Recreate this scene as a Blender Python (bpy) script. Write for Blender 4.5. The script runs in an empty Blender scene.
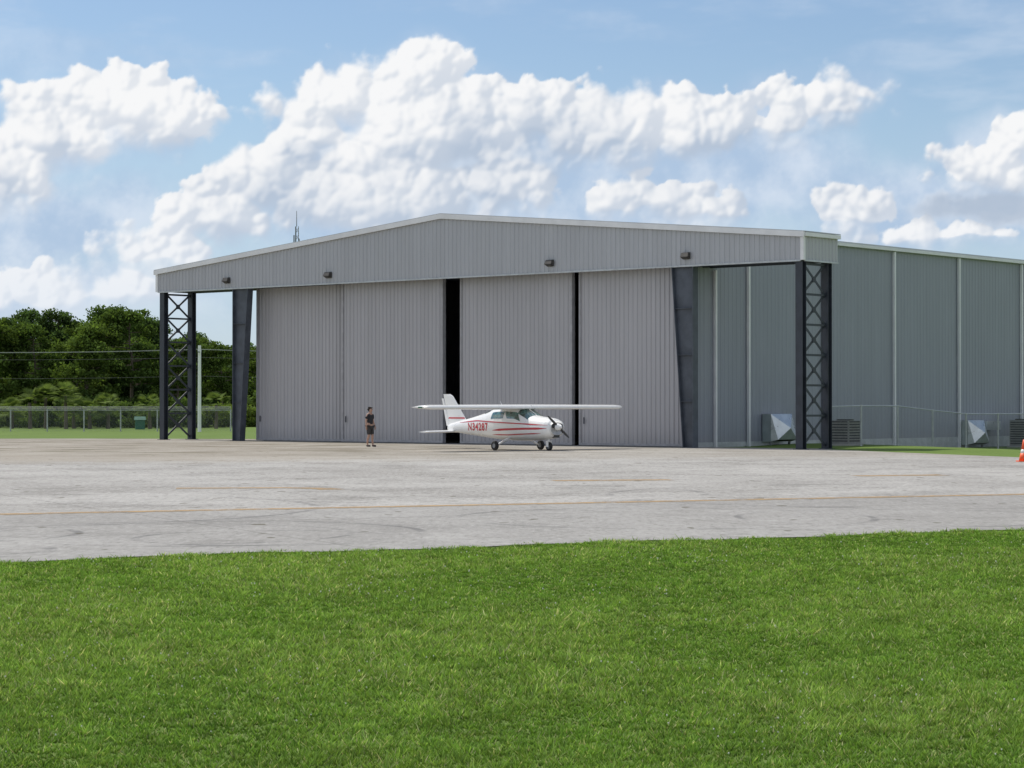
import bpy, math, random
import numpy as np
from mathutils import Vector, Matrix
rnd = random.Random(7)
rng = np.random.default_rng(11)
scene = bpy.context.scene
COL = scene.collection
scene.view_settings.view_transform = 'Standard'
scene.view_settings.look = 'None'
scene.view_settings.exposure = 0
CAMH = 1.85
F = 2250.0

# ------------------------------------------------------------------ helpers
def empty(name, loc=(0, 0, 0), rotz=0.0, label=None, category=None, group=None):
    o = bpy.data.objects.new(name, None)
    o.empty_display_size = 0.3
    o.location = loc
    o.rotation_euler = (0, 0, rotz)
    COL.objects.link(o)
    tag(o, label, category, group)
    return o

def tag(o, label=None, category=None, group=None, kind=None):
    if label: o["label"] = label
    if category: o["category"] = category
    if group: o["group"] = group
    if kind: o["kind"] = kind
    return o

def mobj(name, verts, faces, mat, parent=None, smooth=False, loc=None, rotz=0.0):
    me = bpy.data.meshes.new(name)
    me.from_pydata([tuple(v) for v in verts], [], [tuple(f) for f in faces])
    me.update()
    if mat: me.materials.append(mat)
    if smooth:
        me.polygons.foreach_set('use_smooth', [True] * len(me.polygons))
    o = bpy.data.objects.new(name, me)
    COL.objects.link(o)
    if parent: o.parent = parent
    if loc is not None: o.location = loc
    o.rotation_euler = (0, 0, rotz)
    return o

class MB:
    def __init__(s): s.v = []; s.f = []
    def box(s, x0, x1, y0, y1, z0, z1):
        b = len(s.v)
        s.v += [(x0,y0,z0),(x1,y0,z0),(x1,y1,z0),(x0,y1,z0),(x0,y0,z1),(x1,y0,z1),(x1,y1,z1),(x0,y1,z1)]
        s.f += [(b,b+3,b+2,b+1),(b+4,b+5,b+6,b+7),(b,b+1,b+5,b+4),(b+1,b+2,b+6,b+5),(b+2,b+3,b+7,b+6),(b+3,b,b+4,b+7)]
        return s
    def hexa(s, pts):
        b = len(s.v); s.v += [tuple(p) for p in pts]
        s.f += [(b,b+3,b+2,b+1),(b+4,b+5,b+6,b+7),(b,b+1,b+5,b+4),(b+1,b+2,b+6,b+5),(b+2,b+3,b+7,b+6),(b+3,b,b+4,b+7)]
        return s
    def beam(s, p0, p1, w, h):
        p0 = Vector(p0); p1 = Vector(p1); d = (p1 - p0).normalized()
        up = Vector((0,0,1)) if abs(d.z) < 0.95 else Vector((1,0,0))
        a = d.cross(up).normalized() * w / 2; c = a.cross(d).normalized() * h / 2
        return s.hexa([p0-a-c, p0+a-c, p0+a+c, p0-a+c, p1-a-c, p1+a-c, p1+a+c, p1-a+c])
    def cyl(s, p0, p1, r0, r1=None, n=10, caps=True):
        if r1 is None: r1 = r0
        p0 = Vector(p0); p1 = Vector(p1); d = (p1 - p0).normalized()
        up = Vector((0,0,1)) if abs(d.z) < 0.95 else Vector((1,0,0))
        a = d.cross(up).normalized(); c = a.cross(d).normalized()
        b = len(s.v)
        for k in range(n):
            t = 2*math.pi*k/n; s.v.append(tuple(p0 + (a*math.cos(t) + c*math.sin(t))*r0))
        for k in range(n):
            t = 2*math.pi*k/n; s.v.append(tuple(p1 + (a*math.cos(t) + c*math.sin(t))*r1))
        for k in range(n):
            k2 = (k+1) % n; s.f.append((b+k, b+k2, b+n+k2, b+n+k))
        if caps:
            s.f.append(tuple(b+k for k in range(n-1,-1,-1))); s.f.append(tuple(b+n+k for k in range(n)))
        return s
    def tube(s, pts, rad, n=8):
        for i in range(len(pts)-1):
            s.cyl(pts[i], pts[i+1], rad[i], rad[i+1], n, caps=(i in (0, len(pts)-2)))
        return s
    def ribbed(s, P0, dv, ov, length, zb, zt, pitch=0.255, depth=0.034):
        P0 = Vector(P0); dv = Vector(dv); ov = Vector(ov)
        prof = [(0,0),(0.56,0),(0.68,1),(0.88,1)]
        a = [];  n = int(math.ceil(length/pitch))
        for i in range(n):
            for (q, o) in prof:
                t = (i+q)*pitch
                if t < length: a.append((t, o*depth))
        a.append((length, 0))
        b = len(s.v)
        for (t, o) in a:
            p = P0 + dv*t + ov*o
            s.v.append((p.x, p.y, zb(t) if callable(zb) else zb))
            s.v.append((p.x, p.y, zt(t) if callable(zt) else zt))
        for i in range(len(a)-1):
            s.f.append((b+2*i, b+2*i+2, b+2*i+3, b+2*i+1))
        return s
    def obj(s, name, mat, parent=None, smooth=False, **k):
        return mobj(name, s.v, s.f, mat, parent, smooth, **k)

# ------------------------------------------------------------------ node helpers
class NT:
    def __init__(s, tree): s.t = tree; s.n = tree.nodes; s.l = tree.links
    def node(s, typ, **kw):
        n = s.n.new(typ)
        for k, v in kw.items(): setattr(n, k, v)
        return n
    def put(s, sock, v):
        if isinstance(v, bpy.types.NodeSocket): s.l.new(v, sock)
        elif v is not None: sock.default_value = v
    def m(s, op, a, b=None, c=None, clamp=False):
        n = s.node('ShaderNodeMath', operation=op); n.use_clamp = clamp
        s.put(n.inputs[0], a); s.put(n.inputs[1], b); s.put(n.inputs[2], c)
        return n.outputs[0]
    def vm(s, op, a, b=None, out=0):
        n = s.node('ShaderNodeVectorMath', operation=op)
        s.put(n.inputs[0], a); s.put(n.inputs[1], b)
        return n.outputs['Value'] if op in ('LENGTH','DISTANCE','DOT_PRODUCT') else n.outputs[0]
    def noise(s, vec, scale, detail=4, rough=0.5, dim='3D', color=False, dist=0.0):
        n = s.node('ShaderNodeTexNoise', noise_dimensions=dim)
        s.put(n.inputs['Vector'], vec); n.inputs['Scale'].default_value = scale
        n.inputs['Detail'].default_value = detail; n.inputs['Roughness'].default_value = rough
        n.inputs['Distortion'].default_value = dist
        return n.outputs['Color' if color else 'Fac']
    def smooth(s, v, a, b, c=0.0, d=1.0):
        n = s.node('ShaderNodeMapRange', interpolation_type='SMOOTHSTEP')
        s.put(n.inputs[0], v); s.put(n.inputs[1], a); s.put(n.inputs[2], b); s.put(n.inputs[3], c); s.put(n.inputs[4], d)
        return n.outputs[0]
    def mix(s, f, a, b, mode='MIX'):
        n = s.node('ShaderNodeMix', data_type='RGBA', blend_type=mode)
        s.put(n.inputs[0], f)
        s.put(n.inputs[6], a if isinstance(a, bpy.types.NodeSocket) else tuple(a)+((1,) if len(a)==3 else ()))
        s.put(n.inputs[7], b if isinstance(b, bpy.types.NodeSocket) else tuple(b)+((1,) if len(b)==3 else ()))
        return n.outputs[2]

def newmat(name):
    m = bpy.data.materials.new(name); m.use_nodes = True
    nt = NT(m.node_tree)
    return m, nt, m.node_tree.nodes['Principled BSDF']

def basic(name, col, rough=0.5, metal=0.0, var=0.12, scale=3.0, bump=0.0, stretch=None, spec=None, coat=0):
    m, nt, b = newmat(name)
    tc = nt.node('ShaderNodeTexCoord').outputs['Object']
    v = tc
    if stretch: v = nt.vm('MULTIPLY', tc, stretch)
    n1 = nt.noise(v, scale, 3, 0.6)
    lo = tuple(c*(1-var) for c in col); hi = tuple(min(1, c*(1+var)) for c in col)
    c = nt.mix(nt.smooth(n1, 0.3, 0.7), lo, hi)
    nt.put(b.inputs['Base Color'], c)
    nt.put(b.inputs['Roughness'], nt.m('ADD', nt.m('MULTIPLY', n1, 0.2), rough-0.1))
    b.inputs['Metallic'].default_value = metal
    if spec is not None: b.inputs['Specular IOR Level'].default_value = spec
    if coat: b.inputs['Coat Weight'].default_value = coat
    return m

def sheet_metal(name, col, pan_amt=0.07):
    m, nt, b = newmat(name)
    tc = nt.node('ShaderNodeTexCoord').outputs['Object']
    s = nt.node('ShaderNodeSeparateXYZ'); nt.put(s.inputs[0], tc)
    n1 = nt.noise(nt.vm('MULTIPLY', tc, (1,1,0.06)), 2.2, 4, 0.65)
    n2 = nt.noise(tc, 0.25, 3, 0.5)
    pan = nt.node('ShaderNodeTexWhiteNoise', noise_dimensions='1D')
    nt.put(pan.inputs['W'], nt.m('FLOOR', nt.m('DIVIDE', nt.m('ADD', s.outputs[0], s.outputs[1]), 1.02)))
    c = nt.mix(nt.smooth(n1, 0.35, 0.7), tuple(x*0.95 for x in col), tuple(min(1,x*1.04) for x in col))
    c = nt.mix(nt.m('MULTIPLY', pan.outputs['Value'], pan_amt), c, tuple(x*0.72 for x in col))
    c = nt.mix(nt.smooth(n2, 0.4, 0.7, 0, 0.10), c, tuple(x*0.7 for x in col))
    c = nt.mix(nt.smooth(nt.m('ADD', s.outputs[2], nt.m('MULTIPLY', n1, 0.8)), 1.3, 0.3, 0, 0.25), c, (0.30,0.27,0.23))
    nt.put(b.inputs['Base Color'], c); b.inputs['Roughness'].default_value = 0.45
    return m

# ------------------------------------------------------------------ camera
cam = bpy.data.cameras.new('camera'); camo = bpy.data.objects.new('camera', cam); COL.objects.link(camo)
cam.sensor_width = 36; cam.lens = 36*F/1024
cam.clip_end = 12000; cam.clip_start = 0.1
camo.location = (0, 0, CAMH)
camo.rotation_euler = (math.radians(90) + math.atan(21/F), 0, 0)
scene.camera = camo

# ------------------------------------------------------------------ light + world
EL = math.radians(56)
az = (-0.72, 0.69)
L_ = math.hypot(*az)
tos = Vector((az[0]/L_*math.cos(EL), az[1]/L_*math.cos(EL), math.sin(EL)))
sd = bpy.data.lights.new('sun', 'SUN'); sd.energy = 3.7; sd.angle = math.radians(0.5); sd.color = (1, 0.95, 0.86)
so = bpy.data.objects.new('sun', sd); COL.objects.link(so)
so.rotation_euler = tos.to_track_quat('Z', 'Y').to_euler(); so.location = (-30, 20, 60)

world = bpy.data.worlds.new("World"); scene.world = world; world.use_nodes = True
nt = NT(world.node_tree)
bg = world.node_tree.nodes['Background']
SK = 0.10
bg.inputs['Strength'].default_value = SK
sky = nt.node('ShaderNodeTexSky', sky_type='NISHITA'); sky.sun_disc = False
sky.sun_elevation = EL; sky.sun_rotation = math.atan2(az[0], az[1]) % (2*math.pi)
sky.air_density = 1.0; sky.dust_density = 0.5; sky.ozone_density = 1.5
tc = nt.node('ShaderNodeTexCoord').outputs['Generated']
sx = nt.node('ShaderNodeSeparateXYZ'); nt.put(sx.inputs[0], tc)
def K(c): return tuple(x/SK for x in c)
skyc = nt.mix(1.0, sky.outputs[0], (0.90, 0.96, 1.04), 'MULTIPLY')
haze = nt.smooth(sx.outputs[2], 0.17, 0.0, 0.05, 0.6)
skyc = nt.mix(haze, skyc, K((0.50, 0.66, 0.87)))
cl = nt.smooth(nt.noise(nt.vm('MULTIPLY', tc, (1,1,2.0)), 2.2, 4, 0.6), 0.44, 0.60)  # noise clouds added outside the view to brighten the hangar facade
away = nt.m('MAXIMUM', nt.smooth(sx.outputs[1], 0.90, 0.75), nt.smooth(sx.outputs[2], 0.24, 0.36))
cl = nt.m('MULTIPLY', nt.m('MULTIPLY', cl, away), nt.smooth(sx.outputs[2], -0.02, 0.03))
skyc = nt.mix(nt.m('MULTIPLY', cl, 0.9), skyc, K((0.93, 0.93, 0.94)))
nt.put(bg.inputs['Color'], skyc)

# ------------------------------------------------------------------ numpy noise
def vnoise(x, y, sc, seed):
    r = np.random.default_rng(seed); G = r.random((256,256))
    x = x*sc+100; y = y*sc+100
    xi = np.floor(x).astype(int); yi = np.floor(y).astype(int); fx = x-xi; fy = y-yi
    fx = fx*fx*(3-2*fx); fy = fy*fy*(3-2*fy)
    a = G[xi%256, yi%256]; b = G[(xi+1)%256, yi%256]; c = G[xi%256,(yi+1)%256]; d = G[(xi+1)%256,(yi+1)%256]
    return (a*(1-fx)+b*fx)*(1-fy) + (c*(1-fx)+d*fx)*fy
def fbm(x, y, sc, seed, oc=5, rough=0.5):
    s = 0; a = 1; t = 0
    for k in range(oc):
        c, n_ = math.cos(k*0.9), math.sin(k*0.9)
        s = s + a*vnoise(x*c-y*n_, x*n_+y*c, sc, seed+k); t += a; a *= rough; sc *= 2.07
    return s/t
def puff(x, y, cell, seed):
    r = np.random.default_rng(seed); G = r.random((128,128,2))
    x = x/cell+50; y = y/cell+50; xi = np.floor(x).astype(int); yi = np.floor(y).astype(int)
    s = np.zeros(x.shape)
    for i in (-1,0,1):
        for j in (-1,0,1):
            g = G[(xi+i)%128, (yi+j)%128]
            d = (xi+i+g[...,0]-x)**2 + (yi+j+g[...,1]-y)**2
            s += np.exp(-14*d)
    return 1 + np.log(s+1e-6)/14*1.15
def blur(a, n):
    for _ in range(n):
        a = (a + np.roll(a,1,0) + np.roll(a,-1,0) + np.roll(a,1,1) + np.roll(a,-1,1))/5
    return a
def sstep(a, b, x):
    t = np.clip((x-a)/(b-a), 0, 1); return t*t*(3-2*t)
def raw_mesh(name, verts, tri, cols, mat, nper, alpha=None):
    me = bpy.data.meshes.new(name); nv = len(verts); nf = len(tri)
    me.vertices.add(nv); me.vertices.foreach_set('co', verts.astype(np.float32).ravel())
    me.loops.add(nf*nper); me.loops.foreach_set('vertex_index', tri.astype(np.int32).ravel())
    me.polygons.add(nf); me.polygons.foreach_set('loop_start', np.arange(0, nf*nper, nper, dtype=np.int32))
    a = me.attributes.new('col', 'FLOAT_COLOR', 'POINT')
    c4 = np.ones((nv,4), np.float32); c4[:,:3] = cols
    if alpha is not None: c4[:,3] = alpha
    a.data.foreach_set('color', c4.ravel())
    me.materials.append(mat); me.update(calc_edges=True)
    return me

# ------------------------------------------------------------------ cumulus bank on a far sky dome section
def build_clouds():
    stp = 1.25
    ax_ = np.arange(-260, 1290, stp); ay = np.arange(-70, 412, stp)
    X, Y = np.meshgrid(ax_, ay); x = X/100; y = -Y/100
    wx = (fbm(x, y, 0.9, 100, 5)-0.5)*0.42; wy = (fbm(x+7, y+3, 0.9, 120, 5)-0.5)*0.42
    crisp = [(128,118,58,44),(60,143,64,46),(0,170,66,50),(172,132,46,34),(206,116,28,15),
            (425,88,44,44),(352,106,62,46),(308,140,60,48),(268,182,56,44),(222,226,60,38),(170,262,64,28),(80,294,90,24),
            (440,140,110,60),(530,135,78,42),(380,200,130,58),(610,132,68,36),(690,126,64,36),(764,120,60,29),(832,110,44,25),(868,98,24,15),
            (662,196,50,28),(706,208,34,15),(614,203,26,15),(857,216,36,26),(985,180,52,36),(1022,155,40,36),(960,240,90,14),(470,190,80,34),
            (-90,130,70,50),(-190,210,90,50),(1150,150,100,50),(1250,210,140,50)]
    veils = [(70,228,150,52),(640,175,250,70),(430,200,220,80),(940,215,140,40),(850,205,80,36),(60,288,170,46),(-160,200,150,70),(1180,190,160,70)]
    def env(x, y, ells, k0):
        E = np.full(x.shape, -9.0)
        for (cx, cy, rx, ry) in ells:
            k = min(rx, ry)/100
            f = k*(1-np.sqrt(((x-cx/100)*100/rx)**2 + ((y+cy/100)*100/ry)**2))
            h = np.clip(0.5+0.5*(E-f)/k0, 0, 1); E = f*(1-h)+E*h+k0*h*(1-h)
        return E
    E = env(x+wx, y+wy, crisp, 0.12); E2 = env(x+wx, y+wy, veils, 0.2)
    xx = x+wx*0.8; yy = y+wy*0.8
    p0 = puff(xx+.7, yy, 0.75, 9)-0.72; p1 = puff(xx, yy, 0.42, 1)-0.72; p2 = puff(xx+.3, yy, 0.22, 2)-0.72; p3 = puff(xx, yy+.2, 0.11, 3)-0.72
    fb = fbm(x, y, 3.0, 40, 6, 0.62)-0.5
    D = E + 0.04 + 0.12*p0 + 0.20*p1 + 0.14*p2 + 0.065*p3 + 0.25*fb
    soft = fbm(x, y, 0.8, 60, 4)
    Es = blur(E, 12); gE = -np.gradient(Es, stp/100, axis=0)
    under = sstep(0.1, 0.9, gE)
    edge = 0.05 + 0.11*sstep(0.50, 0.68, soft) + 0.32*under
    alpha = sstep(0, 1, D/edge)
    Dm = np.clip(D, 0, None)
    Hh = 0.50*(1-np.exp(-2.2*Dm)) + 0.13*p0 + 0.115*p1 + 0.046*p2 + 0.014*p3 + 0.035*fb
    Hh = blur(Hh, 2)
    gy, gx_ = np.gradient(Hh, stp/100); gy = -gy
    nl = np.sqrt(gx_**2+gy**2+1.0)
    l = np.array([-0.58, 0.62, 0.53]); l /= np.linalg.norm(l)
    Lm = (-gx_*l[0]-gy*l[1]+l[2])/nl
    tau = np.zeros_like(D); Dp = np.clip(D, 0, 0.5)
    for k in range(1, 13):
        sxp = int(round(-0.5*k*7/stp)); syp = int(round(-0.87*k*7/stp))
        tau += np.roll(np.roll(Dp, -sxp, 1), -syp, 0)*0.07
    occ = np.exp(-2.3*tau)
    low = fbm(x, y, 0.75, 77, 4)
    lit = -0.06 + 0.66*np.clip(Lm,0,1) + 0.60*occ + 0.9*(low-0.5) + 0.10*(fb) - 0.20*under  # cloud light and shade computed here and baked into the vertex colours
    lit = blur(np.clip(lit, 0, 1), 1)
    sh = np.array([0.47,0.555,0.68]); hi = np.array([0.93,0.935,0.945])
    c = sh[None,None]*(1-lit[...,None]) + hi[None,None]*lit[...,None]
    hz = (sstep(170, 400, Y)*0.55)[...,None]; c = c*(1-hz)+np.array([0.60,0.71,0.86])*hz
    gb = (sstep(0.0,0.6, 1-np.sqrt(((X-985)/125)**2+((Y-213)/22)**2)+0.9*fb)*0.8)[...,None]
    c = c*(1-gb)+np.array([0.40,0.48,0.60])*gb
    alpha = np.maximum(alpha, gb[...,0])
    v = sstep(-0.25, 0.30, np.maximum(E2, E-0.06)+0.7*(fbm(x, y, 0.8, 200, 6, 0.55)-0.5))*0.85
    v2 = sstep(0.54, 0.80, fbm(x*0.35, y*1.4, 1.1, 230, 6, 0.6))*0.35
    vb = sstep(0.32,0.72,fbm(x,y,1.3,260,6,0.6))
    vc = np.array([0.43,0.56,0.75]); vw = np.array([0.68,0.76,0.88])
    v = np.maximum(v, v2)
    vcol = vc*(1-vb[...,None])+vw*vb[...,None]
    A = alpha + v*(1-alpha); C = (c*alpha[...,None] + vcol*(v*(1-alpha))[...,None])/np.maximum(A,1e-4)[...,None]
    fade = sstep(-260,-180,X)*(1-sstep(1210,1288,X))*sstep(-70,-25,Y)
    A = A*fade
    R = 6000.0
    a = (X-512)/2250; e = (405-Y)/2250
    V = np.stack([R*np.sin(a)*np.cos(e), R*np.cos(a)*np.cos(e), R*np.sin(e)+CAMH], -1).reshape(-1,3)
    ny_, nx_ = X.shape; idx = np.arange(ny_*nx_).reshape(ny_, nx_)
    q = np.stack([idx[1:,:-1], idx[1:,1:], idx[:-1,1:], idx[:-1,:-1]], -1).reshape(-1,4)
    m = bpy.data.materials.new('cumulus_cloud'); m.use_nodes = True; n2 = NT(m.node_tree); m.node_tree.nodes.remove(m.node_tree.nodes['Principled BSDF'])
    at = n2.node('ShaderNodeAttribute', attribute_name='col')
    em = n2.node('ShaderNodeEmission'); n2.put(em.inputs[0], at.outputs['Color']); tr = n2.node('ShaderNodeBsdfTransparent')
    mx = n2.node('ShaderNodeMixShader'); n2.put(mx.inputs[0], at.outputs['Alpha']); n2.l.new(tr.outputs[0], mx.inputs[1]); n2.l.new(em.outputs[0], mx.inputs[2])
    n2.l.new(mx.outputs[0], m.node_tree.nodes['Material Output'].inputs[0])
    m.cycles.emission_sampling = 'NONE'
    o = bpy.data.objects.new('sky', raw_mesh('sky', V, q, C.reshape(-1,3), m, 4, A.ravel())); COL.objects.link(o)
    tag(o, 'towering white cumulus clouds in a blue sky', kind='structure')
build_clouds()

# ------------------------------------------------------------------ materials
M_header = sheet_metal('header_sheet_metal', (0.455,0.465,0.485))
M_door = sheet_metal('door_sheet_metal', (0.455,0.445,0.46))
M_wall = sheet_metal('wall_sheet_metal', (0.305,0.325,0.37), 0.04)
M_white = basic('white_trim', (0.80,0.80,0.80), 0.45, 0, 0.06, 1.0)
M_roof = basic('roof_metal', (0.5,0.51,0.52), 0.4, 0.3, 0.06, 1.0)
M_steel = basic('dark_steel_paint', (0.035,0.042,0.055), 0.5, 0, 0.2, 2.0)
M_steel2 = basic('blue_grey_steel_paint', (0.075,0.087,0.108), 0.5, 0, 0.2, 2.0)
M_dark = basic('dark_inside', (0.03,0.03,0.035), 0.8, 0, 0.2, 1.0)
M_fix = basic('lamp_housing', (0.05,0.045,0.04), 0.5, 0, 0.2, 3.0)
M_galv = basic('galvanised_metal', (0.48,0.50,0.51), 0.4, 0.4, 0.12, 3.0)
M_galvd = basic('weathered_galvanised', (0.24,0.25,0.26), 0.5, 0.4, 0.15, 3.0)
M_cable = basic('dark_cable', (0.16,0.16,0.16), 0.7, 0.0, 0.15, 3.0)
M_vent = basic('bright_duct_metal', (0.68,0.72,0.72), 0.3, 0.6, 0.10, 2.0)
M_vent2 = basic('shaded_duct_metal', (0.42,0.47,0.46), 0.4, 0.3, 0.12, 2.0)  # darker copy of the duct metal, shade put into its colour
M_ac = basic('condenser_paint', (0.26,0.26,0.25), 0.6, 0, 0.15, 4.0)
M_pwhite = basic('aircraft_white_paint', (0.90,0.90,0.89), 0.3, 0, 0.02, 2.0, coat=0.4)
M_pred = basic('aircraft_red_paint', (0.55,0.02,0.04), 0.35, 0, 0.05, 2.0, coat=0.4)
M_rubber = basic('tyre_rubber', (0.025,0.025,0.025), 0.8, 0, 0.2, 5.0)
M_black = basic('black_part', (0.02,0.02,0.022), 0.4, 0, 0.2, 5.0)
M_prop = basic('propeller_grey', (0.07,0.07,0.075), 0.4, 0.3, 0.1, 5.0)
M_glass = basic('tinted_glass', (0.05,0.13,0.115), 0.12, 0.0, 0.6, 5.0, spec=1.0, coat=1.0)
M_orange = basic('orange_plastic', (0.85,0.12,0.03), 0.5, 0, 0.1, 3.0)
M_reflect = basic('white_band', (0.8,0.8,0.78), 0.4, 0, 0.05, 3.0)
M_bark = basic('bark', (0.15,0.12,0.09), 0.9, 0, 0.35, 2.0, stretch=(1,1,0.3))
M_pole = basic('pale_pole', (0.88,0.88,0.86), 0.6, 0, 0.05, 1.0)
M_pad = basic('pad_concrete', (0.38,0.37,0.34), 0.8, 0, 0.1, 1.0)
M_green = basic('green_sheet', (0.02,0.13,0.08), 0.5, 0, 0.1, 1.0)
M_skin = basic('skin', (0.48,0.29,0.21), 0.55, 0, 0.06, 8)
M_shirt = basic('charcoal_cotton', (0.035,0.035,0.04), 0.9, 0, 0.2, 10)
M_shorts = basic('dark_shorts_cloth', (0.055,0.05,0.048), 0.9, 0, 0.2, 10)
M_hair = basic('dark_hair', (0.03,0.02,0.015), 0.7, 0, 0.3, 30)

def foliage(name, trans=0.25):
    m, nt, b = newmat(name)
    m.node_tree.nodes.remove(b)
    at = nt.node('ShaderNodeAttribute', attribute_name='col').outputs['Color']
    d = nt.node('ShaderNodeBsdfDiffuse'); nt.put(d.inputs[0], at)
    t = nt.node('ShaderNodeBsdfTranslucent'); nt.put(t.inputs[0], nt.mix(1.0, at, (1.1, 1.15, 0.6), 'MULTIPLY'))
    mx = nt.node('ShaderNodeMixShader'); mx.inputs[0].default_value = trans
    nt.l.new(d.outputs[0], mx.inputs[1]); nt.l.new(t.outputs[0], mx.inputs[2])
    nt.l.new(mx.outputs[0], m.node_tree.nodes['Material Output'].inputs[0])
    return m
M_leaf = foliage('leaf', 0.32)
M_blade = foliage('grass_blade', 0.40)

def chain_mat():
    m, nt, b = newmat('chain_link_wire')
    tc = nt.node('ShaderNodeTexCoord').outputs['Object']
    s = nt.node('ShaderNodeSeparateXYZ'); nt.put(s.inputs[0], tc)
    a = nt.m('ADD', s.outputs[0], s.outputs[2]); c = nt.m('SUBTRACT', s.outputs[0], s.outputs[2])
    fa = nt.m('FRACT', nt.m('DIVIDE', a, 0.09)); fc = nt.m('FRACT', nt.m('DIVIDE', c, 0.09))
    w = nt.m('MAXIMUM', nt.m('LESS_THAN', fa, 0.09), nt.m('LESS_THAN', fc, 0.09))
    b.inputs['Base Color'].default_value = (0.2,0.21,0.22,1); b.inputs['Roughness'].default_value = 0.5
    t = nt.node('ShaderNodeBsdfTransparent'); mx = nt.node('ShaderNodeMixShader')
    nt.put(mx.inputs[0], w); nt.l.new(t.outputs[0], mx.inputs[1]); nt.l.new(b.outputs[0], mx.inputs[2])
    nt.l.new(mx.outputs[0], m.node_tree.nodes['Material Output'].inputs[0])
    return m
M_chain = chain_mat()

def ground_mat():
    m, nt, b = newmat('grass_ground')
    tc = nt.node('ShaderNodeTexCoord').outputs['Object']
    n1 = nt.noise(tc, 0.35, 3, 0.6); n2 = nt.noise(tc, 9.0, 3, 0.65)
    c = nt.mix(nt.smooth(n1, 0.35, 0.65), (0.10,0.165,0.03), (0.13,0.20,0.045))
    c = nt.mix(nt.smooth(n2, 0.35, 0.7), c, (0.155,0.215,0.06))
    nt.put(b.inputs['Base Color'], c); b.inputs['Roughness'].default_value = 0.9; b.inputs['Specular IOR Level'].default_value = 0.1
    return m
M_ground = ground_mat()

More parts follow.
